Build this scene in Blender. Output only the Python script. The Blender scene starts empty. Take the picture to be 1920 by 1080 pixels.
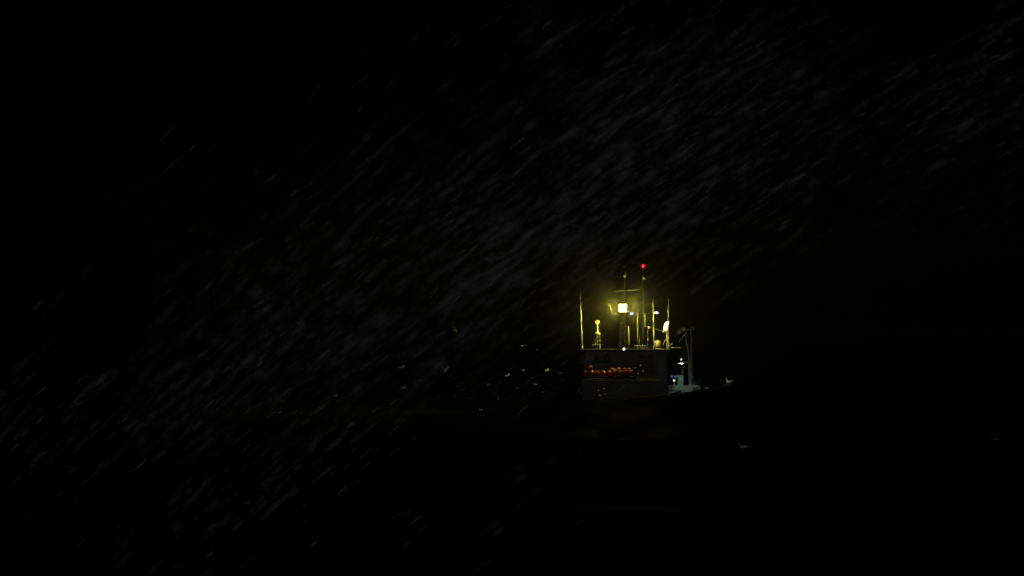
import bpy, math, random
import numpy as np
from mathutils import Vector, Matrix, Quaternion

random.seed(7)
rng = np.random.default_rng(11)
R = math.radians
scene = bpy.context.scene
col = scene.collection

# ------------------------------------------------------------------ camera
CAM_H = 6.0
F = 3583.0                      # focal length in photo pixels (30 degrees across 1920)
HOR = 625.0                     # photo row of the horizon
PITCH = math.atan((HOR - 540.0) / F)
cd = bpy.data.cameras.new('camera')
cd.sensor_width = 36.0
cd.lens = 36.0 * F / 1920.0
cd.clip_start = 0.1
cd.clip_end = 6000
cd.dof.use_dof = True
cd.dof.focus_distance = 181.0
cd.dof.aperture_fstop = 1.6
cam = bpy.data.objects.new('camera', cd)
col.objects.link(cam)
cam.location = (0, 0, CAM_H)
cam.rotation_euler = (math.pi / 2 + PITCH, 0, 0)
scene.camera = cam

# ------------------------------------------------------------------ night sky, faint light from astern of the viewer
SUN_EL, SUN_AZ = 8.0, 187.0    # compass azimuth of the light, clockwise from +Y
w = bpy.data.worlds.new('World')
scene.world = w
w.use_nodes = True
wn = w.node_tree.nodes
sky = wn.new('ShaderNodeTexSky')
sky.sky_type = 'NISHITA'
sky.sun_disc = False
sky.sun_elevation = R(SUN_EL)
sky.sun_rotation = R(SUN_AZ)
w.node_tree.links.new(sky.outputs[0], wn['Background'].inputs[0])
wn['Background'].inputs[1].default_value = 0.00008
sl = bpy.data.lights.new('viewer_ship_light', 'SUN')  # sun lamp standing in for lights aboard the viewer's own vessel
sl.energy = 0.11
sl.angle = R(0.5)
sl.color = (1.0, 0.98, 0.98)
so = bpy.data.objects.new('viewer_ship_light', sl)
col.objects.link(so)
sdir = Vector((math.sin(R(SUN_AZ)) * math.cos(R(SUN_EL)), math.cos(R(SUN_AZ)) * math.cos(R(SUN_EL)), math.sin(R(SUN_EL))))
so.rotation_euler = sdir.to_track_quat('Z', 'Y').to_euler()
so.location = (0, -20, 30)

vs = scene.view_settings
vs.view_transform = 'Standard'
vs.look = 'None'
vs.exposure = 0.0
vs.gamma = 1.0
vs.use_curve_mapping = False
cy = scene.cycles
cy.use_denoising = True
cy.use_adaptive_sampling = False
cy.max_bounces = 4
cy.volume_bounces = 0
cy.sample_clamp_indirect = 0.5
cy.caustics_reflective = False
cy.caustics_refractive = False

# ------------------------------------------------------------------ helpers
def ray(px, py):
    """direction of a photo pixel with forward component 1"""
    u, v = (px - 960.0) / F, (540.0 - py) / F
    c, s = math.cos(PITCH), math.sin(PITCH)
    d = Vector((u, c - v * s, s + v * c))
    return d / d.y

def at(px, py, Y):
    return Vector((0, 0, CAM_H)) + ray(px, py) * Y

SHIP_O = Vector((10.65, 179.0, -2.0))
SHIP_YAW = R(-10.0)
RS = Matrix.Rotation(SHIP_YAW, 3, 'Z')

def L(px, py, yl):
    """vessel coordinates of the point seen at a photo pixel, yl metres forward of the transom"""
    d = RS.transposed() @ ray(px, py)
    o = RS.transposed() @ (Vector((0, 0, CAM_H)) - SHIP_O)
    t = (yl - o.y) / d.y
    return o + d * t

def mat(name, color, rough=0.6, metal=0.0, emit=None, strength=0.0, noise=0.0, nscale=3.0, bump=0.0, spec=0.5):
    m = bpy.data.materials.new(name)
    m.use_nodes = True
    nt = m.node_tree
    b = nt.nodes['Principled BSDF']
    b.inputs['Base Color'].default_value = (*color, 1)
    b.inputs['Roughness'].default_value = rough
    b.inputs['Metallic'].default_value = metal
    b.inputs['Specular IOR Level'].default_value = spec
    if emit:
        b.inputs['Emission Color'].default_value = (*emit, 1)
        b.inputs['Emission Strength'].default_value = strength
    if noise or bump:
        tc = nt.nodes.new('ShaderNodeTexCoord')
        n = nt.nodes.new('ShaderNodeTexNoise')
        n.inputs['Scale'].default_value = nscale
        n.inputs['Detail'].default_value = 6
        n.inputs['Roughness'].default_value = 0.65
        nt.links.new(tc.outputs['Object'], n.inputs['Vector'])
        if noise:
            rp = nt.nodes.new('ShaderNodeValToRGB')
            rp.color_ramp.elements[0].position = 0.3
            rp.color_ramp.elements[1].position = 0.7
            lo = tuple(c * (1 - noise) for c in color)
            rp.color_ramp.elements[0].color = (lo[0], lo[1] * 0.9, lo[2] * 0.8, 1)
            rp.color_ramp.elements[1].color = (*color, 1)
            nt.links.new(n.outputs['Fac'], rp.inputs['Fac'])
            nt.links.new(rp.outputs['Color'], b.inputs['Base Color'])
        if bump:
            bp = nt.nodes.new('ShaderNodeBump')
            bp.inputs['Strength'].default_value = bump
            bp.inputs['Distance'].default_value = 0.05
            nt.links.new(n.outputs['Fac'], bp.inputs['Height'])
            nt.links.new(bp.outputs['Normal'], b.inputs['Normal'])
    return m

M = dict(
    hull=mat('weathered hull paint', (0.034, 0.034, 0.018), 0.6, noise=0.85, nscale=0.8, bump=0.2),
    black=mat('black hull paint', (0.02, 0.022, 0.025), 0.5, noise=0.3),
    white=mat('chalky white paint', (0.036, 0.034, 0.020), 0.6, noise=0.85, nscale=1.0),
    fibre=mat('white fibreglass', (0.36, 0.36, 0.33), 0.45, noise=0.12, nscale=6),
    steel=mat('galvanised steel', (0.20, 0.21, 0.21), 0.5, metal=0.2, noise=0.4, nscale=5),
    dark=mat('dark steel', (0.03, 0.032, 0.035), 0.55, noise=0.3, nscale=4),
    glass=mat('dark window glass', (0.006, 0.007, 0.009), 0.12),
    deck=mat('grey deck paint', (0.10, 0.11, 0.11), 0.7, noise=0.4),
    board=mat('wet pale deck boards', (0.42, 0.45, 0.34), 0.5, noise=0.45, nscale=3),
    teal=mat('blue green paint', (0.10, 0.22, 0.26), 0.5, noise=0.3),
    buoy=mat('orange inflated vinyl', (0.33, 0.030, 0.010), 0.42, noise=0.6, nscale=4),
    buoyeye=mat('dark blue vinyl', (0.02, 0.03, 0.08), 0.4),
    ring=mat('faded orange ring cover', (0.10, 0.018, 0.008), 0.6, noise=0.3),
    tape=mat('reflective tape', (0.92, 0.93, 0.95), 0.36, metal=1.0),
    tar=mat('tarred roof edge', (0.008, 0.008, 0.008), 0.8),
    g_dimmed=mat('dimmed plumage', (0.20, 0.19, 0.18), 0.8, noise=0.3, nscale=10),  # plumage colour darkened so one gull looks less lit
    rope=mat('rope', (0.20, 0.18, 0.13), 0.9),
    g_white=mat('white plumage', (0.80, 0.80, 0.77), 0.8, noise=0.15, nscale=12),
    g_grey=mat('grey plumage', (0.45, 0.46, 0.48), 0.8, noise=0.25, nscale=10),
    g_black=mat('black wing tips', (0.025, 0.025, 0.027), 0.8),
    g_beak=mat('yellow beak', (0.55, 0.33, 0.05), 0.5),
    sodium=mat('lit side fill panes', (0.9, 0.8, 0.4), 0.4, emit=(1.0, 0.86, 0.11), strength=1500.0),  # strong glow for the panes added at the lantern's sides
    sodium_low=mat('lit upper and lower fill panes', (0.9, 0.8, 0.4), 0.4, emit=(1.0, 0.86, 0.11), strength=380.0),  # fill glow for the panes added above and below
    frosted=mat('frosted lamp glass', (0.9, 0.85, 0.6), 0.5, emit=(1.0, 0.88, 0.15), strength=8.0),
    sodium2=mat('lit side lamp', (0.9, 0.8, 0.4), 0.4, emit=(1.0, 0.86, 0.22), strength=6.0),
    redlamp=mat('lit red lamp', (0.6, 0.02, 0.02), 0.4, emit=(1.0, 0.012, 0.03), strength=14.0),
    bluelamp=mat('lit cold lamp', (0.7, 0.75, 0.9), 0.4, emit=(0.22, 0.30, 1.0), strength=3.2),
    whitelamp=mat('lit white lamp', (0.9, 0.9, 0.9), 0.4, emit=(1.0, 0.95, 0.9), strength=3.0),
    deeplamp=mat('lit deep blue lamp', (0.1, 0.1, 0.6), 0.4, emit=(0.08, 0.05, 1.0), strength=0.8),
    decklamp=mat('lit deck lamp', (0.8, 0.9, 0.85), 0.4, emit=(0.62, 0.95, 0.80), strength=50.0),
    smalllamp=mat('lit small lamp', (0.8, 0.9, 0.7), 0.4, emit=(0.75, 1.0, 0.70), strength=0.8),
    snow=mat('wet snow', (0.78, 0.79, 0.88), 0.8, spec=0.2),
)

def halo_shell_mat():
    m = bpy.data.materials.new('red halo shell')
    m.use_nodes = True
    nt_ = m.node_tree
    nt_.nodes.remove(nt_.nodes['Principled BSDF'])
    tr_ = nt_.nodes.new('ShaderNodeBsdfTransparent')
    tl_ = nt_.nodes.new('ShaderNodeBsdfTranslucent')
    tl_.inputs[0].default_value = (0.8, 0.03, 0.05, 1)
    mx_ = nt_.nodes.new('ShaderNodeMixShader')
    mx_.inputs[0].default_value = 0.22
    nt_.links.new(tr_.outputs[0], mx_.inputs[1]); nt_.links.new(tl_.outputs[0], mx_.inputs[2])
    nt_.links.new(mx_.outputs[0], nt_.nodes['Material Output'].inputs['Surface'])
    return m
M['redhalo'] = halo_shell_mat()

class MB:
    def __init__(self):
        self.v, self.f, self.mi = [], [], []
    def add(self, vs_, fs, mi=0):
        o = len(self.v)
        self.v += [tuple(p) for p in vs_]
        self.f += [tuple(i + o for i in f) for f in fs]
        self.mi += [mi] * len(fs)
        return self
    def box(self, c, s, rot=None, mi=0, taper=1.0):
        c = Vector(c); hx, hy, hz = s[0] / 2, s[1] / 2, s[2] / 2
        q = rot or Matrix.Identity(3)
        vs_ = []
        for z in (-1, 1):
            t = taper if z > 0 else 1.0
            for x, y in ((-1, -1), (1, -1), (1, 1), (-1, 1)):
                vs_.append(c + q @ Vector((x * hx * t, y * hy * t, z * hz)))
        return self.add(vs_, [(3, 2, 1, 0), (4, 5, 6, 7), (0, 1, 5, 4), (1, 2, 6, 5), (2, 3, 7, 6), (3, 0, 4, 7)], mi)
    def tube(self, pts, rad, n=8, mi=0, cap=True):
        pts = [Vector(p) for p in pts]
        if not hasattr(rad, '__len__'):
            rad = [rad] * len(pts)
        vs_, fs = [], []
        prev = None
        for i, p in enumerate(pts):
            t = (pts[min(i + 1, len(pts) - 1)] - pts[max(i - 1, 0)]).normalized()
            a = Vector((1, 0, 0)) if prev is None else prev
            if abs(a.dot(t)) > 0.9:
                a = Vector((0, 1, 0))
            u = (a - t * a.dot(t)).normalized(); prev = u
            b = t.cross(u)
            for k in range(n):
                an = 2 * math.pi * k / n
                vs_.append(p + (u * math.cos(an) + b * math.sin(an)) * rad[i])
        for i in range(len(pts) - 1):
            for k in range(n):
                k2 = (k + 1) % n
                fs.append((i * n + k, i * n + k2, (i + 1) * n + k2, (i + 1) * n + k))
        if cap:
            fs.append(tuple(range(n - 1, -1, -1)))
            fs.append(tuple((len(pts) - 1) * n + k for k in range(n)))
        return self.add(vs_, fs, mi)
    def lathe(self, c, prof, n=14, axis=(0, 0, 1), mi=0):
        """prof: list of (radius, height along axis)"""
        ax = Vector(axis).normalized()
        pts = [Vector(c) + ax * h for r, h in prof]
        q = Vector((0, 0, 1)).rotation_difference(ax).to_matrix()
        vs_, fs = [], []
        for (r, h), p in zip(prof, pts):
            for k in range(n):
                an = 2 * math.pi * k / n
                vs_.append(p + q @ Vector((math.cos(an) * r, math.sin(an) * r, 0)))
        for i in range(len(prof) - 1):
            for k in range(n):
                k2 = (k + 1) % n
                fs.append((i * n + k, i * n + k2, (i + 1) * n + k2, (i + 1) * n + k))
        fs.append(tuple(range(n - 1, -1, -1)))
        fs.append(tuple((len(prof) - 1) * n + k for k in range(n)))
        return self.add(vs_, fs, mi)
    def ball(self, c, r, sx=1, sy=1, sz=1, n=12, m=8, mi=0, q=None):
        vs_, fs = [], []
        q = q or Matrix.Identity(3)
        for i in range(1, m):
            th = math.pi * i / m
            for k in range(n):
                an = 2 * math.pi * k / n
                vs_.append(Vector(c) + q @ Vector((r * sx * math.sin(th) * math.cos(an), r * sy * math.sin(th) * math.sin(an), r * sz * math.cos(th))))
        vs_.append(Vector(c) + q @ Vector((0, 0, r * sz))); vs_.append(Vector(c) - q @ Vector((0, 0, r * sz)))
        T, B = len(vs_) - 2, len(vs_) - 1
        for i in range(m - 2):
            for k in range(n):
                k2 = (k + 1) % n
                fs.append((i * n + k, (i + 1) * n + k, (i + 1) * n + k2, i * n + k2))
        for k in range(n):
            k2 = (k + 1) % n
            fs.append((T, k, k2)); fs.append((B, (m - 2) * n + k2, (m - 2) * n + k))
        return self.add(vs_, fs, mi)
    def torus(self, c, R1, r, q=None, n=28, m=10, a0=0, a1=2 * math.pi, mi=0):
        vs_, fs = [], []
        q = q or Matrix.Identity(3)
        closed = abs(a1 - a0 - 2 * math.pi) < 1e-6
        for i in range(n if closed else n + 1):
            a = a0 + (a1 - a0) * i / n
            for k in range(m):
                b = 2 * math.pi * k / m
                vs_.append(Vector(c) + q @ Vector(((R1 + r * math.cos(b)) * math.cos(a), r * math.sin(b), (R1 + r * math.cos(b)) * math.sin(a))))
        N = n if closed else n + 1
        for i in range(n):
            for k in range(m):
                k2 = (k + 1) % m; j = (i + 1) % N
                fs.append((i * m + k, j * m + k, j * m + k2, i * m + k2))
        return self.add(vs_, fs, mi)
    def build(self, name, mats, parent=None, smooth=False):
        me = bpy.data.meshes.new(name)
        me.from_pydata(self.v, [], self.f)
        for m in (mats if isinstance(mats, (list, tuple)) else [mats]):
            me.materials.append(M[m] if isinstance(m, str) else m)
        me.polygons.foreach_set('material_index', self.mi)
        if smooth:
            me.polygons.foreach_set('use_smooth', [True] * len(me.polygons))
        me.update()
        o = bpy.data.objects.new(name, me)
        col.objects.link(o)
        if parent:
            o.parent = parent
        return o

def tag(o, label=None, cat=None, group=None, kind=None):
    if label: o['label'] = label
    if cat: o['category'] = cat
    if group: o['group'] = group
    if kind: o['kind'] = kind
    return o

# ------------------------------------------------------------------ sea
def lerp(xs, ys, x):
    return float(np.interp(x, xs, ys))

CX = [-120, -60, -25, -12, -2.5, 5.4, 12.6, 15.5, 18.4, 24, 34, 60, 120]
CZ = [0.4, -0.2, -0.9, -0.5, -0.05, 0.86, 1.28, 1.80, 2.30, 2.55, 2.2, 0.8, 0.5]
LAM = 38.0

def sea_h(x, y):
    """steep peaked storm swells, their crests running across the view"""
    bend = 3.0 * np.sin(0.035 * x + 0.8) + 1.6 * np.sin(0.083 * x + 2.0)
    bend = bend * np.clip(np.abs(y - 150.0) / 40.0, 0, 1)          # the crest before the vessel runs straight
    ph = (y - 150.0 + bend) / LAM
    row = np.round(ph)
    t = np.abs(ph - row) * 2.0                                      # 0 on a crest, 1 in a trough
    P = (1.0 - t) ** 1.35
    crest = 0.35 + 0.75 * np.sin(0.045 * x + 1.7 * row + 1.0) + 0.35 * np.sin(0.11 * x - 2.3 * row)
    crest = np.where(row == 0, np.interp(x, CX, CZ), crest)
    trough = -2.1
    h = trough + (crest - trough) * P
    h = h + (0.10 * np.sin(0.61 * x + 0.42 * y) + 0.07 * np.sin(0.97 * x - 0.73 * y + 2.0) + 0.04 * np.sin(1.9 * x + 1.4 * y + 0.5)) * (1 - 0.85 * P)
    tr = np.exp(-((y - 193.0) / 20.0) ** 4) * np.exp(-((x - 10.0) / 40.0) ** 2)
    h = h * (1 - tr) + (-2.05) * tr
    s = np.exp(-(((x - 21.2) / 2.2) ** 2 + ((y - 186.0) / 4.0) ** 2))      # a peak of water off the starboard side
    return h * (1 - s) + 1.22 * s

def steps(core0, core1, d, far):
    a = list(np.arange(core0, core1 + 1e-6, d))
    s, p = d, core1
    up = []
    while p < far:
        s *= 1.18; p += s; up.append(p)
    s, p = d, core0
    dn = []
    while p > -far:
        s *= 1.18; p -= s; dn.append(p)
    return np.array(dn[::-1] + a + up)

xs = steps(-48, 48, 0.8, 1900)
ys = steps(40, 215, 0.8, 1900)
XX, YY = np.meshgrid(xs, ys)
ZZ = sea_h(XX, YY)
nx, ny = len(xs), len(ys)
verts = np.stack([XX, YY, ZZ], -1).reshape(-1, 3)
ii = np.arange(nx - 1)[None, :] + nx * np.arange(ny - 1)[:, None]
faces = np.stack([ii, ii + 1, ii + nx + 1, ii + nx], -1).reshape(-1, 4)
me = bpy.data.meshes.new('sea')
me.from_pydata(verts.tolist(), [], faces.tolist())
me.polygons.foreach_set('use_smooth', [True] * len(me.polygons))
mw = bpy.data.materials.new('night sea water')
mw.use_nodes = True
nt = mw.node_tree
b = nt.nodes['Principled BSDF']
b.inputs['Base Color'].default_value = (0.004, 0.007, 0.009, 1)
b.inputs['Roughness'].default_value = 0.55
b.inputs['IOR'].default_value = 1.33
tc = nt.nodes.new('ShaderNodeTexCoord')
mp = nt.nodes.new('ShaderNodeMapping')
mp.inputs['Scale'].default_value = (0.6, 1.0, 1.0)
n1 = nt.nodes.new('ShaderNodeTexNoise')
n1.inputs['Scale'].default_value = 0.8
n1.inputs['Detail'].default_value = 5
bp = nt.nodes.new('ShaderNodeBump')
bp.inputs['Strength'].default_value = 0.5
bp.inputs['Distance'].default_value = 0.12
nt.links.new(tc.outputs['Object'], mp.inputs['Vector'])
nt.links.new(mp.outputs['Vector'], n1.inputs['Vector'])
nt.links.new(n1.outputs['Fac'], bp.inputs['Height'])
nt.links.new(bp.outputs['Normal'], b.inputs['Normal'])
me.materials.append(mw)
sea = bpy.data.objects.new('sea', me)
col.objects.link(sea)
tag(sea, 'black night sea heaving in long swells', 'sea', kind='structure')

def sea_hit(px, py):
    d = ray(px, py)
    for y in np.arange(30, 260, 0.25):
        p = Vector((0, 0, CAM_H)) + d * float(y)
        if p.z <= float(sea_h(np.float64(p.x), np.float64(p.y))):
            return p
    return at(px, py, 150)

# ------------------------------------------------------------------ fishing vessel
ship = bpy.data.objects.new('fishing_vessel', None)
col.objects.link(ship)
ship.location = SHIP_O
ship.rotation_euler = (0, 0, SHIP_YAW)
tag(ship, 'fishing vessel with yellow floodlight and red masthead light, half hidden behind a swell', 'fishing boat')

DECK_Z = L(1172, 712, 0).z          # poop deck edge
XL, XR = L(1092, 712, 0).x, L(1251, 712, 0).x
HB = (XR - XL) / 2
XC = (XR + XL) / 2

# hull: stations from the transom to the stem
def prism(plan, z0_, z1_):
    n_ = len(plan)
    return MB().add([(x, y, z0_) for x, y in plan] + [(x, y, z1_) for x, y in plan],
                    [tuple(range(n_ - 1, -1, -1)), tuple(range(n_, 2 * n_))] + [(k, (k + 1) % n_, n_ + (k + 1) % n_, n_ + k) for k in range(n_)])
TAP = math.tan(R(11.5))
def wedge(x0, x1, y0, y1):
    """plan of a house whose sides draw in going forward"""
    dd = (y1 - y0) * TAP
    return [(x0, y0), (x1, y0), (x1 - dd, y1), (x0 + dd, y1)]
mb = MB()
st = [(0.0, 1.0, 2.2), (3, 1.02, 2.2), (9.3, 1.03, 2.2), (14, 1.02, 2.2), (17, 0.92, 2.2), (20, 0.72, 2.35), (23, 0.42, 2.6), (25.4, 0.06, 2.9)]
ring = []
for (y, wd, top) in st:
    r = []
    for s in (-1, 1):
        seq = [(-1.2, 0.35), (-0.5, 0.80), (0.4, 0.95), (1.6, 1.0), (top, 1.0)]
        if s > 0: seq = seq[::-1]
        for z, hw in seq:
            r.append(Vector((XC + s * HB * wd * hw * -1, y + (0.25 * max(0, z) if y > 20 else 0), z)))
    ring.append(r)
n = len(ring[0])
vv = [p for r in ring for p in r]
ff = []
for i in range(len(ring) - 1):
    for k in range(n):
        ff.append((i * n + k, i * n + (k + 1) % n, (i + 1) * n + (k + 1) % n, (i + 1) * n + k))
ff.append(tuple(range(n - 1, -1, -1)))
ff.append(tuple((len(ring) - 1) * n + k for k in range(n)))
mb.add(vv, ff)
hull = mb.build('hull', 'hull', ship)
prism(wedge(XL, XR, -0.004, 9.3), 2.16, DECK_Z).build('raised_poop', 'hull', hull)
# rub rail across the transom, stern frames and scuppers
MB().tube([(XL - 0.05, -0.04, DECK_Z - 0.16), (XR + 0.05, -0.04, DECK_Z - 0.16)], 0.07).build('rub_rail', 'dark', hull)
for px0 in (1150, 1190):
    a = L(px0, 726, 0)
    MB().box((a.x, -0.012, a.z), (0.42, 0.03, 0.34)).build('freeing_port', 'dark', hull)
for px0 in (1110, 1172, 1236):
    a = L(px0, 730, 0)
    MB().box((a.x, -0.03, DECK_Z - 1.0), (0.09, 0.07, 1.55)).build('stern_frame', 'hull', hull)
# starboard bulwark rail cap forward
MB().tube([(XC + HB * 1.03, 1.5, 2.26), (XC + HB * 1.03, 9.5, 2.26), (XC + HB * 1.02, 14, 2.26), (XC + HB * 0.92, 17, 2.26), (XC + HB * 0.72, 20, 2.4)], 0.06).build('rail_cap', 'black', hull)

# poop deck with a low pipe rail keeping the floats aboard
prism(wedge(XL + 0.03, XR - 0.03, 0.03, 9.27), DECK_Z + 0.002, DECK_Z + 0.06).build('upper_deck', 'black', ship)
rail = MB().tube([(XL + 0.08, 0.08, DECK_Z + 0.30), (XR - 0.1, 0.08, DECK_Z + 0.30)], 0.022).build('low_rail', 'black', ship)
for k in range(9):
    x = XL + 0.08 + (XR - XL - 0.2) * k / 8
    MB().tube([(x, 0.08, DECK_Z + 0.05), (x, 0.08, DECK_Z + 0.30)], 0.02, 6).build('stanchion', 'black', rail)

# wheelhouse
HY = 3.0
a0, a1 = L(1096, 657, HY), L(1251, 657, HY)
ROOF_Z = L(1172, 656.5, HY).z
hx0, hx1 = a0.x, a1.x
WH_D = 5.6
mb = MB()
# aft wall built round its openings so the panes and the door sit in real recesses
def wall_with_holes(mb, x0, x1, z0, z1, y, th, holes):
    xs_ = sorted({x0, x1} | {h[0] for h in holes} | {h[1] for h in holes})
    zs_ = sorted({z0, z1} | {h[2] for h in holes} | {h[3] for h in holes})
    for i in range(len(xs_) - 1):
        for j in range(len(zs_) - 1):
            cx, cz = (xs_[i] + xs_[i + 1]) / 2, (zs_[j] + zs_[j + 1]) / 2
            if any(h[0] < cx < h[1] and h[2] < cz < h[3] for h in holes):
                continue
            mb.box((cx, y + th / 2, cz), (xs_[i + 1] - xs_[i], th, zs_[j + 1] - zs_[j]))
def rect(p0, q0, p1, q1, y=HY):
    A, B = L(p0, q0, y), L(p1, q1, y)
    return [A.x, B.x, B.z, A.z]
wins = [rect(1114, 665, 1128, 681), rect(1130, 665, 1143, 681), rect(1197, 665, 1209, 673), rect(1213, 665, 1226, 673)]
door = rect(1231, 669, 1247, 709)
door[2] = DECK_Z + 0.06
wall_with_holes(mb, hx0, hx1, DECK_Z + 0.06, ROOF_Z, HY, 0.12, wins + [door])
y1_ = HY + WH_D
tp = (WH_D - 0.12) * TAP
for sx_, xa, xb in ((1, hx0, hx0 + tp), (-1, hx1, hx1 - tp)):
    pl = [(xa, HY + 0.12), (xa + sx_ * 0.12, HY + 0.12), (xb + sx_ * 0.12, y1_), (xb, y1_)]
    q_ = prism(pl if sx_ > 0 else pl[::-1], DECK_Z + 0.06, ROOF_Z)
    mb.add(q_.v, q_.f)
mb.box(((hx0 + hx1) / 2, y1_ + 0.06, (DECK_Z + ROOF_Z) / 2 + 0.03), (hx1 - hx0 - 2 * tp, 0.12, ROOF_Z - DECK_Z - 0.06))
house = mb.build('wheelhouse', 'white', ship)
for h in wins:
    cx, cz, sx, sz = (h[0] + h[1]) / 2, (h[2] + h[3]) / 2, h[1] - h[0], h[3] - h[2]
    MB().box((cx, HY + 0.09, cz), (sx, 0.02, sz)).build('window', 'glass', house)
    f = MB()
    for sgn in (-1, 1):
        f.box((cx, HY - 0.012, cz + sgn * (sz / 2 + 0.02)), (sx + 0.10, 0.03, 0.05))
        f.box((cx + sgn * (sx / 2 + 0.02), HY - 0.012, cz), (0.05, 0.028, sz - 0.01))
    f.build('window_frame', 'dark', house)
dcx = (door[0] + door[1]) / 2
d = MB().box((dcx, HY + 0.10, (door[2] + door[3]) / 2), (door[1] - door[0] - 0.02, 0.04, door[3] - door[2] - 0.02)).build('door', 'dark', house)
MB().box((door[0] + 0.12, HY + 0.06, door[2] + 0.95), (0.05, 0.04, 0.2)).build('door_handle', 'steel', house)
lv = rect(1199, 677, 1228, 704)
mb = MB()
nS = 8
for k in range(nS):
    z = lv[2] + (lv[3] - lv[2]) * (k + 0.5) / nS
    mb.box(((lv[0] + lv[1]) / 2, HY - 0.03, z), (lv[1] - lv[0], 0.05, (lv[3] - lv[2]) / nS * 0.7), Matrix.Rotation(R(-20), 3, 'X'))
mb.build('louvre_vent', 'white', house)
# roof slab overhanging aft, edge moulding and hand rail
rx0, rx1 = L(1087, 655, 2.0).x, L(1258, 655, 2.0).x
prism([(rx0, 2.0), (rx1, 2.0), (rx1 - 7.2 * TAP, 9.2), (rx0, 9.2)], ROOF_Z + 0.002, ROOF_Z + 0.12).build('roof', 'tar', house)
RZ = ROOF_Z + 0.12
MB().tube([(rx0, 1.98, ROOF_Z + 0.05), (rx1, 1.98, ROOF_Z + 0.05)], 0.05).build('roof_edge', 'tar', house)

def pole(name, p, q, yl, r0, r1, m='fibre', parent=None, yl2=None, n=8):
    A, B = L(p[0], p[1], yl), L(q[0], q[1], yl2 if yl2 is not None else yl)
    return MB().tube([A, A.lerp(B, 0.5), B], [r0, (r0 + r1) / 2, r1], n).build(name, m, parent or ship, True)

# ---- main flood lamp on its own post
LY = 2.45
lc = L(1167.5, 577.5, LY)
# square lantern: frosted front glass, side, top and bottom panes added as fill light
LQ = Matrix.Rotation(-SHIP_YAW - R(3.2), 3, 'Z')
def lb(off, size):
    return MB().box(Vector((lc.x, LY, lc.z)) + LQ @ Vector(off), size, LQ)
fl = lb((0, 0.20, 0.0), (0.50, 0.30, 0.56)).build('floodlight', 'dark', ship)
lb((0, 0, 0), (0.72, 0.03, 0.74)).build('front_glass', 'frosted', fl)
for sx_ in (-1, 1):
    lb((sx_ * 0.34, 0.22, 0), (0.02, 0.34, 0.66)).build('side_fill_pane', 'sodium', fl)  # glowing pane added to light the gulls and whip antennas
    lb((sx_ * 0.378, 0.02, 0), (0.025, 0.05, 0.74)).build('lamp_rim', 'dark', fl)
    lb((0, 0.02, sx_ * 0.385), (0.775, 0.05, 0.03)).build('lamp_rim', 'dark', fl)
lb((0, 0.22, 0.34), (0.34, 0.22, 0.02)).build('top_fill_pane', 'sodium_low', fl)  # added to fill out the halo above the lamp
lb((0, 0.22, -0.33), (0.22, 0.15, 0.02)).build('bottom_fill_pane', 'sodium_low', fl)  # added to light the floats on the stern
lb((0, 0.45, 0), (0.74, 0.10, 0.78)).build('lamp_housing', 'dark', fl)
fp = MB().tube([(lc.x + 0.05, LY + 1.5, RZ), (lc.x + 0.05, LY + 1.5, L(1169, 505, LY + 1.5).z)], [0.07, 0.02]).build('lamp_post', 'black', ship)
lb((0.03, 1.0, 0), (0.10, 1.0, 0.12)).build('bracket', 'dark', fl)
A, B = L(1152, 546, LY + 1.5), L(1197, 543.5, LY + 1.5)
MB().tube([A, B], 0.03).build('yard', 'dark', fp)
a = L(1171, 516, LY + 1.5)
MB().lathe((a.x, LY + 1.5, a.z - 0.1), [(0.05, -0.1), (0.16, -0.08), (0.12, 0.1), (0.10, 0.5), (0.03, 0.55)], 10, (0.25, 0, 1)).build('wind_sensor', 'steel', fp, True)
a = L(1170, 500, LY + 1.5)
MB().box((a.x, LY + 1.5, a.z), (0.3, 0.05, 0.06)).build('wind_vane', 'steel', fp)
pole('short_aerial', (1145.6, 584), (1143.2, 569), LY + 1.5, 0.035, 0.022, 'fibre', fp)
MB().tube([L(1145.6, 584, LY + 1.5), L(1150, 592, LY + 1.5), L(1168, 594, LY + 1.5)], 0.012, 6).build('aerial_arm', 'dark', fp)

# ---- main mast with red light
MY = 6.0
b0, b1 = L(1206, 655, MY), L(1206, 508, MY)
mast = MB().tube([(b0.x, MY, RZ), b1], [0.12, 0.045], 10).build('mast', 'tar', ship, True)
a = L(1205.8, 499, MY)
MB().ball((a.x, MY, a.z), 0.085, 0.8, 0.8, 1.4).build('red_masthead_light', 'redlamp', mast, True)
MB().ball((a.x, MY, a.z), 0.27).build('red_halo_shell', M['redhalo'], mast, True)  # translucent shell added round the bulb to imitate its red halo
MB().lathe((a.x, MY, a.z - 0.44), [(0.11, 0), (0.11, 0.12), (0.06, 0.16)], 10).build('lamp_base', 'dark', mast)
a = L(1208, 522, MY)
MB().box((a.x, MY - 0.1, a.z), (0.22, 0.2, 0.2)).build('radar_reflector', 'steel', mast)
A, B = L(1182, 588.5, MY), L(1231, 586.5, MY)
MB().tube([A, B], 0.03).build('crosstree', 'dark', mast)
for (px0, py0, sc) in ((1184.5, 588, 0.8), (1230.5, 586.5, 1.0)):
    a = L(px0, py0, MY - 0.15)
    MB().ball(a, 0.12 * sc, 1.9, 0.8, 0.9).build('cold_white_light', 'bluelamp', mast, True)
    MB().box((a.x, MY - 0.02, a.z + 0.14), (0.5, 0.2, 0.05)).build('lamp_hood', 'dark', mast)
A, B = L(1210, 612, MY), L(1246, 621, MY)
MB().tube([A, B], [0.06, 0.035]).build('mast_arm', 'dark', mast)
a = L(1217, 614, MY - 0.1)
MB().ball(a, 0.14).build('horn', 'fibre', mast, True)
MB().tube([L(1209, 590, MY - 0.15), L(1210, 612, MY - 0.15)], 0.08).build('cable_trunk', 'steel', mast)
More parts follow.
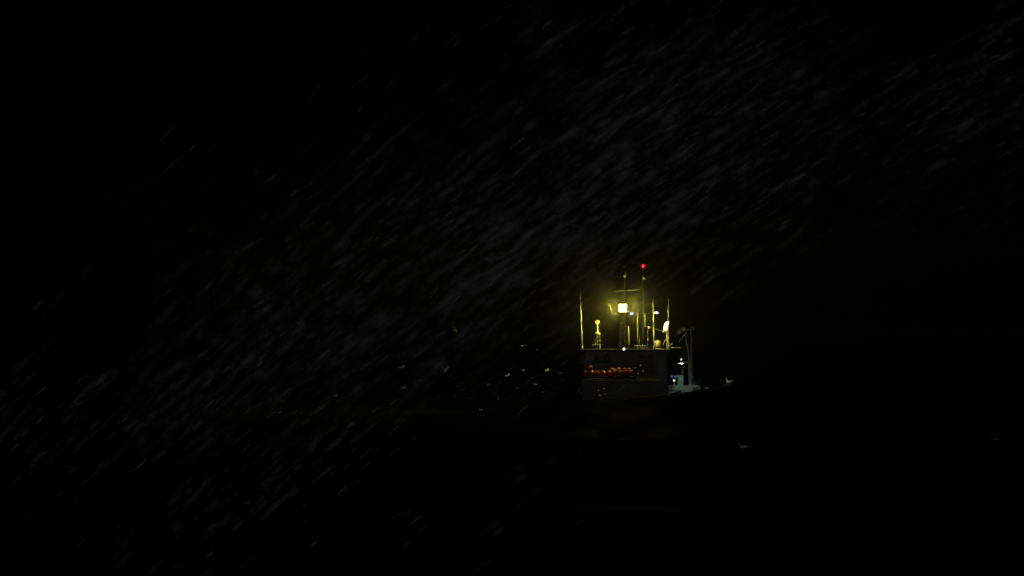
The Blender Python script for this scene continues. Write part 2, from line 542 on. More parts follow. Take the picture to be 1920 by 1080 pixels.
for (p, q) in (((1204, 530), (1160, 654)), ((1207, 530), (1246, 654))):
    MB().tube([L(p[0], p[1], MY), L(q[0], q[1], MY + 1.5)], 0.009, 5).build('stay_wire', 'dark', mast)
for (px0, py0, py1) in ((1214.5, 622, 650), (1199, 630, 650)):
    pole('thin_staff', (px0, py1 + 5), (px0, py0), 4.6, 0.03, 0.02, 'steel', mast)

# ---- whip antennas
def whip(px0, py0, px1, py1, yl, r):
    A, B = L(px0, py0, yl), L(px1, py1, yl)
    A.z = RZ - 0.02
    o = MB().tube([A, A.lerp(B, 0.3), A.lerp(B, 0.31), B], [r, r, r * 0.85, r * 0.3], 8).build('whip_antenna', 'fibre', ship, True)
    MB().lathe(A, [(r * 2.2, 0), (r * 2.2, 0.18), (r * 1.2, 0.3)], 10).build('antenna_base', 'steel', o)
    C = A.lerp(B, 0.28)
    MB().lathe(C, [(r * 1.0, -0.08), (r * 1.8, -0.05), (r * 1.8, 0.05), (r, 0.08)], 10, (B - A)).build('ferrule', 'fibre', o)
whip(1091.5, 655, 1088, 548, 3.0, 0.066)
whip(1196, 655, 1195, 574, 4.2, 0.024)
whip(1226.5, 655, 1224.5, 560, 4.0, 0.052)
whip(1252, 655, 1253.3, 560, 4.5, 0.058)
whip(1215, 655, 1214, 600, 6.6, 0.02)

# ---- compass-like sensor on a stand
SY = 3.3
a = L(1120, 604, SY)
sp = MB().tube([(a.x, SY, a.z - 0.2), (a.x, SY, RZ + 0.2)], [0.04, 0.06]).build('sensor_stand', 'fibre', ship, True)
MB().box((a.x, SY, a.z), (0.33, 0.3, 0.36)).build('sensor_head', 'fibre', sp)
a2 = L(1120, 623, SY)
MB().lathe((a2.x, SY, a2.z - 0.12), [(0.26, -0.05), (0.26, 0.06), (0.12, 0.12), (0.06, 0.6)], 10).build('collar', 'fibre', sp)
for dx in (-0.18, 0.22):
    MB().tube([(a2.x + dx, SY, a2.z - 0.1), (a2.x + dx * 1.2, SY, RZ)], 0.022, 6).build('stand_leg', 'fibre', sp)
a3, a4 = L(1111, 646, SY), L(1126, 646, SY)
MB().box(((a3.x + a4.x) / 2, SY, a3.z), (a4.x - a3.x, 0.5, 0.11)).build('stand_platform', 'fibre', sp)
for x in (a3.x + 0.06, a4.x - 0.05):
    MB().box((x, SY, (a3.z + RZ) / 2), (0.06, 0.4, a3.z - RZ)).build('platform_leg', 'fibre', sp)

# ---- radome
DY = 5.6
a = L(1233, 645, DY)
rd = MB().lathe((a.x, DY, a.z), [(0.26, -0.38), (0.36, -0.30), (0.405, -0.12), (0.41, 0.02), (0.385, 0.16), (0.31, 0.28), (0.18, 0.365), (0.05, 0.395)], 20).build('radome', 'fibre', ship, True)
MB().lathe((a.x, DY, RZ), [(0.22, 0), (0.18, max(0.05, a.z - 0.38 - RZ))], 12).build('radome_base', 'steel', rd)
MB().box((a.x + 0.1, DY, RZ + 0.03), (1.0, 0.8, 0.06)).build('base_plate', 'fibre', rd)

# ---- side lamp clamped to the starboard whip
Y2 = 4.3
pts = [L(1254.0, 603.5, Y2), L(1251, 605.5, Y2), L(1248.8, 609, Y2), L(1248, 614, Y2), L(1247.3, 620, Y2)]
s2 = MB().tube(pts, [0.05, 0.13, 0.17, 0.17, 0.12], 12).build('side_lamp', 'sodium2', ship, True)
a = L(1244.2, 622, Y2)
MB().ball(a, 0.12).build('lamp_knob', 'fibre', s2, True)
for px0, pxb in ((1249.8, 1250.5), (1253.6, 1254.2)):
    A = L(px0, 622, Y2); B = L(pxb, 655, Y2)
    MB().tube([(B.x, Y2, RZ), A], 0.045).build('lamp_post', 'fibre', s2)
MB().tube([L(1241, 649, Y2), L(1249, 636, Y2)], 0.035).build('post_brace', 'fibre', s2)
MB().tube([L(1257, 648, Y2), L(1262, 644, Y2)], 0.035).build('post_strut', 'fibre', s2)
MB().tube([L(1258, 652, Y2), L(1278, 652, Y2)], [0.05, 0.03]).build('outrigger', 'fibre', s2)

# ---- white light on the roof edge, exhaust pipes, lockers, roof rail
a = L(1170, 654.5, 1.9)
MB().ball((a.x, 1.86, a.z), 0.11).build('stern_light', 'whitelamp', house, True)
for (px0, top, r) in ((1164, 606, 0.26), (1173, 612, 0.22)):
    a = L(px0, top, 6.2)
    MB().lathe((a.x, 6.2, RZ - 0.02), [(r, 0), (r, a.z - RZ - 0.4), (r * 1.2, a.z - RZ - 0.38), (r * 1.2, a.z - RZ), (r * 0.9, a.z - RZ)], 14).build('exhaust_stack', 'dark', ship)
a, a2 = L(1178.5, 612, 3.6), L(1180, 645, 3.6)
MB().tube([(a2.x, 3.6, RZ), a2, a], [0.12, 0.11, 0.03]).build('furled_flag', 'steel', ship, True)
rr = MB().tube([L(1190, 648.5, 2.6), L(1211, 647.5, 2.6)], 0.028).build('roof_rail', 'fibre', ship)
for px0 in (1190, 1197, 1204, 1211):
    a = L(px0, 648, 2.6)
    MB().tube([(a.x, 2.6, RZ), (a.x, 2.6, a.z)], 0.024, 6).build('rail_post', 'fibre', rr)
for (px0, py0, sx, sz, m) in ((1213, 651, 0.2, 0.45, 'steel'), (1205, 652, 0.5, 0.25, 'fibre'), (1221, 651, 0.25, 0.3, 'dark')):
    a = L(px0, py0, 2.9)
    MB().box((a.x, 2.9, (RZ + a.z) / 2 + 0.1), (sx, 0.3, a.z - RZ + 0.25)).build('roof_locker', m, ship)

# ---- forward work deck: boards, bin, gantry, lamps
FY = 15.0
MB().box((XC + 0.2, 14.0, 1.45), (2 * HB - 0.3, 9.0, 0.08)).build('work_deck', 'deck', ship)
pa, pb = L(1252, 722, FY), L(1299, 722, FY)
for k in range(4):
    z = pa.z - 0.09 - k * 0.19
    MB().box(((pa.x + pb.x) / 2, FY + 0.012 * (k % 2), z), (pb.x - pa.x - 0.08 * (k % 3), 0.08, 0.165)).build('pen_board', 'board', ship)
for px0 in (1258, 1279, 1298):
    a = L(px0, 722, FY)
    MB().box((a.x, FY - 0.07, a.z - 0.6), (0.11, 0.06, 1.3)).build('pen_post', 'board', ship)
a, b_ = L(1276, 704, FY + 0.8), L(1276, 723, FY + 0.8)
cb = MB().box((a.x, FY + 0.8, (a.z + b_.z) / 2 - 0.35), (0.56, 0.5, a.z - b_.z + 0.7)).build('gear_cabinet', 'teal', ship)
MB().box((a.x, FY + 0.8, a.z - 0.02), (0.68, 0.58, 0.09)).build('cabinet_top', 'teal', cb)
a = L(1266.5, 706, FY + 0.4)
MB().box((a.x, FY + 0.4, a.z), (0.26, 0.22, 0.24)).build('control_box', 'teal', cb)
MB().tube([(a.x, FY + 0.4, a.z), (a.x, FY + 0.4, 1.5)], 0.03).build('control_pedestal', 'dark', cb)
a, b_ = L(1263.8, 713.5, FY - 0.3), L(1266, 724, FY - 0.3)
lp = MB().tube([(b_.x, FY - 0.3, 1.5), b_, a], 0.04).build('deck_lamp_post', 'board', ship)
MB().ball(a, 0.115).build('globe_lamp', 'smalllamp', lp, True)
a = L(1259.5, 705.5, FY - 0.4)
MB().ball(a, 0.09, 1, 1, 1.3).build('blue_lamp', 'deeplamp', lp, True)
MB().tube([a, (a.x, FY - 0.35, 1.5)], 0.03).build('blue_lamp_stem', 'dark', lp)
# gantry
GY = FY + 1.6
g0 = L(1295.5, 618, GY)
gan = MB().tube([(L(1296, 735, GY).x, GY, 1.45), g0], [0.12, 0.09]).build('gantry', 'steel', ship)
A, B = L(1284.5, 626, GY), L(1291.5, 664, GY)
MB().tube([A, B, (L(1293, 735, GY).x, GY, 1.45)], [0.08, 0.07, 0.07]).build('gantry_leg', 'steel', gan)
MB().tube([L(1272, 642, GY), L(1285, 626, GY), L(1288, 620, GY)], [0.05, 0.06, 0.05]).build('boom', 'steel', gan)
MB().tube([L(1268, 624, GY), L(1302, 615.5, GY)], [0.06, 0.06]).build('gantry_beam', 'steel', gan)
for (px0, py0, s) in ((1274, 622.5, 0.24), (1282, 618, 0.2), (1298.5, 615.8, 0.25), (1297, 637, 0.14), (1284.5, 680, 0.16)):
    a = L(px0, py0, GY - 0.2)
    MB().lathe((a.x, GY - 0.2, a.z), [(s * 0.5, -0.1), (s, -0.06), (s * 0.75, 0), (s, 0.06), (s * 0.5, 0.1)], 12, (0.3, 1, 0.1)).build('block', 'steel', gan)
a = L(1277.3, 674.5, FY - 1.3)
MB().ball((a.x, a.y, a.z + 0.02), 0.09, 1, 1, 1.25).build('work_light', 'smalllamp', gan, True)
hd = MB().lathe((a.x, FY - 1.3, a.z - 0.36), [(0.28, 0), (0.22, 0.15), (0.06, 0.28)], 12).build('lamp_hood', 'dark', gan)
MB().lathe((a.x, FY - 1.3, a.z - 0.372), [(0.24, 0.0), (0.24, 0.008)], 16, (0, 0, -1)).build('lamp_glass', 'decklamp', gan)
MB().tube([(a.x, FY - 1.3, a.z - 0.1), L(1281, 668, GY), L(1291.5, 664, GY)], 0.035, 6).build('lamp_arm', 'steel', gan)
MB().tube([L(1279.5, 694, GY - 0.5), L(1279.0, 702, GY - 0.5)], 0.06).build('warp_guide', 'steel', gan)
MB().tube([L(1279.3, 680, GY - 0.5), L(1279.5, 704, GY - 0.5)], 0.02, 6).build('warp', 'rope', gan)
for (p, q) in (((1256, 660), (1277, 672)), ((1258, 668), (1272, 703)), ((1297, 618), (1300, 735)), ((1286, 626), (1281, 700))):
    MB().tube([L(p[0], p[1], 12), L(q[0], q[1], GY)], 0.014, 5).build('rigging_wire', 'steel', gan)

# ------------------------------------------------------------------ orange floats stowed along the stern
def to_world(v):
    return SHIP_O + RS @ Vector(v)

def make_buoy(px0, py0, yl, r, tilt, label, group):
    c = L(px0, py0, yl)
    e = bpy.data.objects.new('orange_buoy', None)
    col.objects.link(e)
    e.location = to_world((c.x, yl, c.z))
    e.rotation_euler = tilt
    MB().lathe((0, 0, 0), [(0.06 * r, -1.12 * r), (0.5 * r, -0.90 * r), (0.85 * r, -0.55 * r), (r, -0.08 * r), (0.95 * r, 0.32 * r), (0.75 * r, 0.68 * r), (0.45 * r, 0.95 * r), (0.22 * r, 1.15 * r)], 18).build('float_body', 'buoy', e, True)
    MB().lathe((0, 0, 1.12 * r), [(0.24 * r, 0), (0.26 * r, 0.12 * r), (0.16 * r, 0.26 * r), (0.05 * r, 0.28 * r)], 10).build('rope_eye', 'buoyeye', e, True)
    tag(e, label, 'buoy', group)
row = [(1098, 701), (1109, 700), (1119.5, 700.5), (1131, 701), (1142.5, 701), (1152.5, 699), (1163, 700), (1173.5, 699), (1184, 700)]
for k, (x, y) in enumerate(row):
    make_buoy(x, y, 0.75 + 0.12 * (k % 2), 0.27 + 0.08 * random.random(), (R(60 + random.uniform(-25, 40)), R(random.uniform(-30, 30)), R(random.uniform(0, 360))),
              'orange inflated buoy in the row lying along the stern deck', 'orange buoys along the stern')
for k, (x, y) in enumerate([(1148, 695), (1160, 694.5), (1171, 694.5), (1180, 695)]):
    make_buoy(x, y, 1.35, 0.27, (R(80), R(random.uniform(-30, 30)), R(random.uniform(0, 360))),
              'orange inflated buoy in the second row, wedged between the stern row and the wheelhouse', 'orange buoys of the second row')
make_buoy(1106.5, 690.5, 0.95, 0.26, (R(70), R(35), R(20)), 'single orange buoy perched on top of the row of floats', None)

# ------------------------------------------------------------------ life rings with reflective tape
def life_ring(px0, py0, yl, Rr, turn, label, bright=True):
    c = L(px0, py0, yl)
    e = bpy.data.objects.new('life_ring', None)
    col.objects.link(e)
    e.location = to_world((c.x, yl - 0.12, c.z))
    e.rotation_euler = (0, 0, SHIP_YAW)
    MB().torus((0, 0, 0), Rr, 0.085).build('ring_body', 'ring', e, True)
    for k in range(4):
        a = turn + k * math.pi / 2
        MB().torus((0, 0, 0), Rr, 0.091, n=4, m=14, a0=a - 0.17, a1=a + 0.17).build('tape_band', 'tape' if bright else 'rope', e, True)
    pts = []
    for k in range(33):
        a = 2 * math.pi * k / 32
        pts.append(Vector((math.cos(a), 0, math.sin(a))) * (Rr + 0.10 + 0.03 * abs(math.sin(2 * (a - turn)))))
    MB().tube(pts, 0.012, 5).build('grab_line', 'rope', e)
    tag(e, label, 'life ring', None)
life_ring(1198.8, 692.5, HY - 0.06, 0.40, R(70), 'life ring with bright reflective bands hung on the wheelhouse wall beside the buoys')
life_ring(1129, 735, 0.0, 0.36, R(60), 'life ring with bright reflective bands hung low on the stern plating')
life_ring(1091.5, 731.5, 0.0, 0.26, R(75), 'small dim life ring at the port corner of the stern', False)

# ------------------------------------------------------------------ gulls
def gull_mesh(kind, a1=20, a2=-12, sweep=0.0, asym=0.0, scale=1.0, neck=0.0):
    """body along +Y (head forward); one mesh: 0 white, 1 grey, 2 black, 3 beak"""
    mb = MB()
    if kind == 'fly':
        spine = [(-0.30, 0.0, 0.012, 0.05), (-0.22, 0.0, 0.030, 0.055), (-0.12, -0.005, 0.065, 0.06), (0.0, -0.01, 0.085, 0.075), (0.10, 0, 0.078, 0.072), (0.18, 0.012, 0.05, 0.05), (0.225, 0.022, 0.048, 0.048), (0.27, 0.022, 0.04, 0.042), (0.295, 0.018, 0.018, 0.02)]
    else:
        spine = [(-0.34, 0.10, 0.008, 0.03), (-0.26, 0.085, 0.025, 0.05), (-0.16, 0.055, 0.065, 0.08), (-0.03, 0.035, 0.092, 0.105), (0.09, 0.045, 0.088, 0.10), (0.15, 0.10, 0.058, 0.062), (0.165, 0.16 + neck * .5, 0.050, 0.052), (0.18, 0.21 + neck, 0.054, 0.054), (0.23, 0.222 + neck, 0.046, 0.046), (0.255, 0.22 + neck, 0.018, 0.018)]
    n = 10
    vv, ff = [], []
    for i, (y, z, rz, rx) in enumerate(spine):
        for k in range(n):
            t = 2 * math.pi * k / n
            vv.append((rx * math.cos(t), y, z + rz * math.sin(t)))
    for i in range(len(spine) - 1):
        for k in range(n):
            ff.append((i * n + k, (i + 1) * n + k, (i + 1) * n + (k + 1) % n, i * n + (k + 1) % n))
    ff.append(tuple(range(n))); ff.append(tuple((len(spine) - 1) * n + k for k in range(n - 1, -1, -1)))
    mb.add(vv, ff, 0)
    y, z, rz, rx = spine[-1]
    mb.tube([(0, y - 0.01, z), (0, y + 0.03, z - 0.002), (0, y + 0.055, z - 0.012)], [0.014, 0.011, 0.004], 6, mi=3)
    if kind == 'fly':
        mb.add([(-0.035, -0.27, 0.006), (0.035, -0.27, 0.006), (0.085, -0.40, 0.0), (-0.085, -0.40, 0.0), (-0.035, -0.27, -0.006), (0.035, -0.27, -0.006), (0.085, -0.40, -0.005), (-0.085, -0.40, -0.005)],
               [(0, 1, 2, 3), (7, 6, 5, 4), (0, 4, 5, 1), (1, 5, 6, 2), (2, 6, 7, 3), (3, 7, 4, 0)], 0)
        for s in (-1, 1):
            b1, b2 = R(a1 + s * asym), R(a2 + s * asym)
            secs = []
            x, z = 0.05, 0.03
            segs = [(0.0, 0.17, 0.05, b1), (0.13, 0.18, 0.07, b1), (0.15, 0.16, 0.08, b1), (0.14, 0.135, 0.04, b2), (0.14, 0.10, -0.03 - sweep, b2), (0.10, 0.055, -0.10 - sweep * 2, b2), (0.06, 0.015, -0.16 - sweep * 2.6, b2)]
            for (ds, ch, yl, an) in segs:
                x += ds * math.cos(an); z += ds * math.sin(an)
                secs.append((x, z, ch, yl))
            vv, ff, mis = [], [], []
            for (x, z, ch, yl) in secs:
                th = 0.10 * ch
                for (fy, fz) in ((0.45, 0.0), (0.15, 0.9), (-0.55, 0.1), (-0.55, -0.1), (0.15, -0.3)):
                    vv.append((s * x, yl + fy * ch, z + fz * th))
            m_ = 5
            for i in range(len(secs) - 1):
                for k in range(m_):
                    f = (i * m_ + k, i * m_ + (k + 1) % m_, (i + 1) * m_ + (k + 1) % m_, (i + 1) * m_ + k)
                    mb.add([vv[j] for j in (f if s > 0 else f[::-1])], [(0, 1, 2, 3)], 2 if i >= 5 else (1 if k in (0, 1) else 0))
    else:
        for s in (-1, 1):                                   # folded wing lying along the flank, tip past the tail
            secs = [(0.10, 0.075, 0.055, 0.05), (0.02, 0.092, 0.075, 0.07), (-0.12, 0.085, 0.085, 0.062), (-0.26, 0.05, 0.105, 0.04), (-0.42, 0.022, 0.150, 0.020), (-0.53, 0.012, 0.185, 0.007)]
            vv = []
            for (y, x, z, hgt) in secs:
                vv += [(s * (x - 0.02), y, z + hgt), (s * (x + 0.022), y, z), (s * (x - 0.0), y, z - hgt * 0.8), (s * (x - 0.03), y, z)]
            for i in range(len(secs) - 1):
                for k in range(4):
                    f = (i * 4 + k, i * 4 + (k + 1) % 4, (i + 1) * 4 + (k + 1) % 4, (i + 1) * 4 + k)
                    mb.add([vv[j] for j in (f if s > 0 else f[::-1])], [(0, 1, 2, 3)], 2 if i >= 3 else 1)
    if scale != 1.0:
        mb.v = [(x * scale, y * scale, z * scale) for x, y, z in mb.v]
    return mb

GM = ['g_white', 'g_grey', 'g_black', 'g_beak']
def fly(px0, py0, Y, heading, label, bank=0, pitch=0, a1=20, a2=-12, sweep=0.03, asym=0, scale=1.0, group=None):
    o = gull_mesh('fly', a1, a2, sweep, asym, scale).build('gull', GM, None, True)
    o.location = at(px0, py0, Y)
    o.rotation_mode = 'QUATERNION'
    o.rotation_quaternion = Quaternion((0, 0, 1), R(-heading)) @ Quaternion((1, 0, 0), R(pitch)) @ Quaternion((0, 1, 0), R(bank))
    tag(o, label, 'gull', group)

def swim(p, heading, label, scale=1.0, neck=0.0, sink=0.03, mats=None):
    o = gull_mesh('swim', scale=scale, neck=neck).build('gull', mats or GM, None, True)
    o.location = (p.x, p.y, float(sea_h(np.float64(p.x), np.float64(p.y))) - sink)
    o.rotation_euler = (0, 0, R(-heading))
    tag(o, label, 'gull')

FG = 'gulls flying low over the water beside the vessel'
FL = 'small dim gull, one of two side by side above the floating grey gull'
# heading is clockwise from "away from the viewer"
fly(768, 627, 198, 185, 'gull gliding alone, level wings, highest of the flock over the water', a1=14, a2=-14, bank=-4, scale=0.75)
fly(853, 619, 189, 120, 'thin steeply banked gull high in the flock', bank=-48, a1=4, a2=-4, scale=0.75)
fly(755, 688, 197, 95, 'bright yellow lit gull gliding sideways with wings held flat', bank=16, a1=10, a2=-6, scale=1.05)
fly(835, 695, 202, 182, 'yellow gull with both wings raised in a V', a1=54, a2=50, pitch=30, scale=1.0)
fly(787, 713.5, 192, 140, 'faint small gull just below and beyond the bright gull gliding sideways', bank=10, scale=0.6, group=FG)
fly(757, 727, 190, 110, 'dim gull with tilted wings directly under the bright sideways gliding gull', bank=18, scale=0.75, group=FG)
fly(630, 718, 186, 200, 'tiny gull dot at the outer end of the flock, above another dim gull', scale=0.4, group=FG)
fly(629, 742, 190, 100, 'dim brownish gull at the outer end of the flock, wings tilted flat', bank=14, scale=0.8, group=FG)
fly(525, 773, 170, 130, 'outermost gull of the flock, farthest from the vessel, banked low', bank=30, scale=0.7, group=FG)
fly(855, 744, 186, 175, FL, a1=16, a2=-16, scale=0.7, group=FG)
fly(882, 747, 186, 185, FL, a1=16, a2=-16, scale=0.55, group=FG)
fly(980, 649, 188, 205, 'faint gull beside the shallow V gull, above the flock', a1=8, a2=-10, scale=0.8, group=FG)
fly(1007, 655, 195, 175, 'gull with a shallow V of wings above the flock near the vessel', a1=30, a2=16, scale=0.72, bank=-6)
fly(982, 694, 188, 190, 'dim level winged gull beside the pale bluish gull', a1=10, a2=-10, scale=0.85, group=FG)
fly(1026, 694, 189, 110, 'pale bluish gull gliding sideways close to the vessel', bank=25, scale=0.75)
fly(1050, 699.5, 195, 165, 'gull with long level wings just off the vessel side, level with the buoys', a1=8, a2=-10, bank=-8, scale=0.9)
fly(1055, 712, 187, 160, 'gull with drooping wing tips under the long winged gull by the vessel', a1=24, a2=-30, bank=12, scale=0.75, group=FG)
fly(952, 704, 184, 110, 'whitish gull gliding between the flock and open water, wings tilted', bank=18, scale=0.75, group=FG)
fly(915, 721, 187, 170, 'yellowish level gull above the grey alighting gull', a1=10, a2=-14, scale=0.75, group=FG)
fly(970, 727.5, 196, 185, 'small bright gull coming straight on with wings folded down', a1=-60, a2=-95, scale=0.75)
fly(1003, 721, 195, 150, 'largest gull of the flock, long wings tilted, gliding toward the vessel', a1=8, a2=-6, bank=-16, scale=1.25)
fly(1041, 726, 187, 170, 'small dim gull between the skimming gull and the vessel side', a1=10, a2=-8, scale=0.6, group=FG)
fly(1017, 735, 193, 180, 'gull with straight spread wings skimming the crest below the flock', a1=4, a2=6, scale=0.78)
fly(934, 748, 178, 150, 'grey gull alighting with one wing raised', a1=45, a2=45, asym=20, bank=-15, scale=0.6)
fly(1918, 748, 180, 95, 'lone gull flying far off to the side of the flock over black water', bank=20, scale=0.7)
swim(sea_hit(901, 769), 260, 'small grey gull floating on the shoulder of the swell', 0.75)
p = sea_hit(1393, 840)
swim(p, 275, 'pale gull sitting on the dark swell between the viewer and the vessel', 1.0, 0.03)
p = sea_hit(1866, 826)
swim(p, 285, 'dim gull sitting alone on the black water, far from the vessel', 0.9, 0.03, mats=['g_dimmed', 'g_dimmed', 'g_black', 'g_beak'])
gp = at(1367, 711, 186.0)
swim(Vector((gp.x, gp.y, 0)), 255, 'yellow lit gull sitting on the water off the starboard side of the vessel', 1.35, 0.05, 0.0)

# ------------------------------------------------------------------ drops: wind-driven snow in slanting wisps, and a splash at the hull
OCT_V = np.array([(1, 0, 0), (-1, 0, 0), (0, 1, 0), (0, -1, 0), (0, 0, 1), (0, 0, -1)], float)
OCT_F = np.array([(0, 2, 4), (2, 1, 4), (1, 3, 4), (3, 0, 4), (2, 0, 5), (1, 2, 5), (3, 1, 5), (0, 3, 5)])
def drops(name, C, rad, m):
    C = np.asarray(C); rad = np.asarray(rad)
    n_ = len(C)
    V = (C[:, None, :] + OCT_V[None] * rad[:, None, None]).reshape(-1, 3)
    Fc = (OCT_F[None] + 6 * np.arange(n_)[:, None, None]).reshape(-1, 3)
    me = bpy.data.meshes.new(name)
    me.vertices.add(len(V)); me.vertices.foreach_set('co', V.ravel().astype(np.float32))
    me.loops.add(Fc.size); me.loops.foreach_set('vertex_index', Fc.ravel().astype(np.int32))
    me.polygons.add(len(Fc)); me.polygons.foreach_set('loop_start', np.arange(0, Fc.size, 3, dtype=np.int32))
    me.update(calc_edges=True); me.validate()
    me.materials.append(M[m])
    o = bpy.data.objects.new(name, me)
    col.objects.link(o)
    return o

Y0 = 15.0
# gusts: centre (seen position at 15 m), length and width in metres, share of the wisps
K = Y0 / F
gusts = [(1250, 260, 170, 110, 1.5), (1130, 400, 190, 80, 1.1), (980, 440, 200, 80, .8), (760, 490, 190, 80, .55), (640, 640, 190, 80, .75), (480, 690, 150, 70, .6),
         (830, 610, 200, 75, .6), (330, 730, 130, 60, .25), (150, 770, 130, 50, .12), (1320, 160, 90, 80, .45), (1350, 400, 150, 50, .35),
         (1860, 160, 90, 80, .40), (1740, 270, 120, 60, .16), (590, 870, 110, 50, .25), (560, 560, 140, 60, .3), (1150, 560, 120, 50, .15),
         (20, 720, 70, 30, .05), (900, 300, 180, 90, .15), (800, 480, 480, 230, 1.3), (420, 820, 300, 110, .35), (2120, 60, 250, 120, .5), (-250, 880, 250, 110, .2), (1560, 290, 120, 40, .12)]
wts = np.array([g[4] for g in gusts]); wts = wts / wts.sum()
C, RD = [], []
NCL = 900
for q_ in range(NCL):                                   # a puff of several wisps torn along together
    g = gusts[rng.choice(len(gusts), p=wts)]
    gx, gz = (g[0] - 960) * K, CAM_H - (g[1] - HOR) * K
    th = R(36)
    u, v = rng.normal() * g[2] * K, rng.normal() * g[3] * K
    y = rng.uniform(10, 20) if rng.random() < 0.5 else rng.uniform(20, 46)
    sc = y / Y0
    fs_ = sc ** 0.4
    cx_ = (gx + u * math.cos(th) - v * math.sin(th)) * sc
    cz_ = CAM_H + (gz + u * math.sin(th) + v * math.cos(th) - CAM_H) * sc
    an0 = 47 - 19 * np.clip((cx_ / (K * sc) + 960) / 1920, -0.2, 1.2)
    bright = rng.lognormal(-0.1, 0.65)
    for s in range(int(rng.integers(2, 9))):
        u, v = rng.normal() * 0.26 * sc, rng.normal() * 0.13 * sc
        x = cx_ + u * math.cos(th) - v * math.sin(th)
        z = cz_ + u * math.sin(th) + v * math.cos(th)
        an = R(an0 + rng.normal() * 4)
        dv = np.array([math.cos(an), rng.normal() * 0.12, math.sin(an)])
        ln = (0.09 + 0.30 * rng.random() ** 1.5) * fs_
        nn = int(np.clip(bright * rng.lognormal(3.2, 0.65), 5, 170))
        t = rng.normal(size=nn) * 0.30 * ln
        side = rng.normal(size=(nn, 3)) * rng.uniform(0.003, 0.010)
        P = np.array([x, y + rng.normal() * 0.5, z]) + t[:, None] * dv + side
        P[:, 2] += rng.normal() * 0.12 * t * t / ln
        C.append(P); RD.append(rng.uniform(0.0013, 0.0034, nn) * fs_)
C, RD = np.concatenate(C), np.concatenate(RD)
sn = drops('blown_snow', C, RD, 'snow')
tag(sn, 'pale wisps of wind driven snow slanting through the dark air', 'snow', kind='stuff')

C, RD = [], []
for (px0, py0, sx, sz, k, Y) in ((1301, 726, 0.30, 0.2, 700, 193.5), (1325, 728, 0.16, 0.04, 90, 193.0), (1304, 722, 0.35, 0.4, 120, 193.5)):
    c = at(px0, py0, Y)
    C.append(np.array(c)[None] + rng.normal(size=(k, 3)) * np.array([sx, 0.4, sz])); RD.append(rng.uniform(0.006, 0.022, k))
sp_ = drops('sea_spray', np.concatenate(C), np.concatenate(RD), 'snow')
tag(sp_, 'burst of white spray thrown up beside the lit bulwark', 'spray', kind='stuff')

# ------------------------------------------------------------------ damp air
z0 = float(ZZ.min()) - 1.0
top = max(14.5, float(ZZ.max()) + 1)
ext = 2600.0
hz = MB().box((0, 0, (z0 + top) / 2), (2 * ext, 2 * ext, top - z0)).build('haze', [], None)
mh = bpy.data.materials.new('damp night air')
mh.use_nodes = True
nt = mh.node_tree
nt.nodes.remove(nt.nodes['Principled BSDF'])
pv = nt.nodes.new('ShaderNodeVolumePrincipled')
pv.inputs['Color'].default_value = (0.9, 0.9, 0.9, 1)
pv.inputs['Density'].default_value = 0.00022
pv.inputs['Anisotropy'].default_value = 0.80
nt.links.new(pv.outputs[0], nt.nodes['Material Output'].inputs['Volume'])
hz.data.materials.append(mh)
tag(hz, 'damp salt haze hanging over the sea', 'haze', kind='stuff')

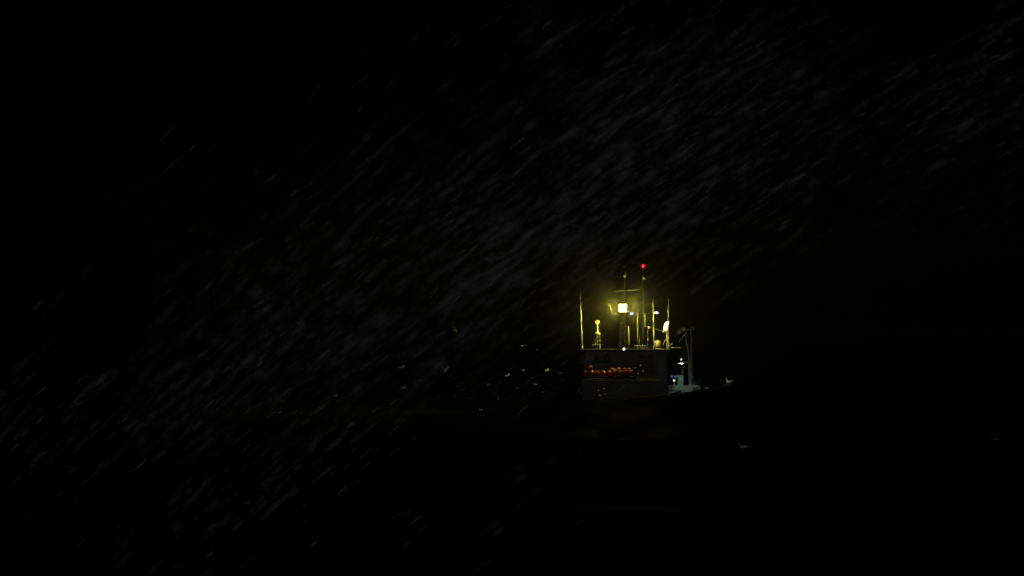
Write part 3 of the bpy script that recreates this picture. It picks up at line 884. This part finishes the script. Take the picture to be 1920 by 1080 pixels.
# thin halo mist added round the floodlight to make its halo
c = to_world(lc)
o_ = MB().ball((0, 0, 0), 9.0, 1.0, 0.7, 0.95, n=28, m=16).build('halo_mist', [], None)
o_.location = c
ms = bpy.data.materials.new('thin halo mist')
ms.use_nodes = True
nt = ms.node_tree
nt.nodes.remove(nt.nodes['Principled BSDF'])
tc = nt.nodes.new('ShaderNodeTexCoord')
ln_ = nt.nodes.new('ShaderNodeVectorMath'); ln_.operation = 'LENGTH'
nt.links.new(tc.outputs['Object'], ln_.inputs[0])
md = nt.nodes.new('ShaderNodeMath'); md.operation = 'MULTIPLY'
md.inputs[1].default_value = -1.0 / 1.05
nt.links.new(ln_.outputs['Value'], md.inputs[0])
me_ = nt.nodes.new('ShaderNodeMath'); me_.operation = 'EXPONENT'
nt.links.new(md.outputs[0], me_.inputs[0])
mr = nt.nodes.new('ShaderNodeMath'); mr.operation = 'MULTIPLY'
mr.inputs[1].default_value = 0.015
nt.links.new(me_.outputs[0], mr.inputs[0])
md2 = nt.nodes.new('ShaderNodeMath'); md2.operation = 'MULTIPLY'
md2.inputs[1].default_value = -1.0 / 3.2
nt.links.new(ln_.outputs['Value'], md2.inputs[0])
me2 = nt.nodes.new('ShaderNodeMath'); me2.operation = 'EXPONENT'
nt.links.new(md2.outputs[0], me2.inputs[0])
mr2 = nt.nodes.new('ShaderNodeMath'); mr2.operation = 'MULTIPLY_ADD'
mr2.inputs[1].default_value = 0.0022
nt.links.new(me2.outputs[0], mr2.inputs[0])
nt.links.new(mr.outputs[0], mr2.inputs[2])
nz = nt.nodes.new('ShaderNodeTexNoise')
nz.inputs['Scale'].default_value = 0.7
nz.inputs['Detail'].default_value = 2
nt.links.new(tc.outputs['Object'], nz.inputs['Vector'])
mm = nt.nodes.new('ShaderNodeMath'); mm.operation = 'MULTIPLY_ADD'
mm.inputs[1].default_value = 0.6
mm.inputs[2].default_value = 0.7
nt.links.new(nz.outputs['Fac'], mm.inputs[0])
mx = nt.nodes.new('ShaderNodeMath'); mx.operation = 'MULTIPLY'
nt.links.new(mr2.outputs[0], mx.inputs[0])
nt.links.new(mm.outputs[0], mx.inputs[1])
pv = nt.nodes.new('ShaderNodeVolumePrincipled')
pv.inputs['Color'].default_value = (0.95, 0.95, 0.95, 1)
pv.inputs['Anisotropy'].default_value = 0.3
nt.links.new(mx.outputs[0], pv.inputs['Density'])
nt.links.new(pv.outputs[0], nt.nodes['Material Output'].inputs['Volume'])
o_.data.materials.append(ms)
tag(o_, 'thin halo mist added to make the glow round the yellow floodlight', 'steam', kind='stuff')
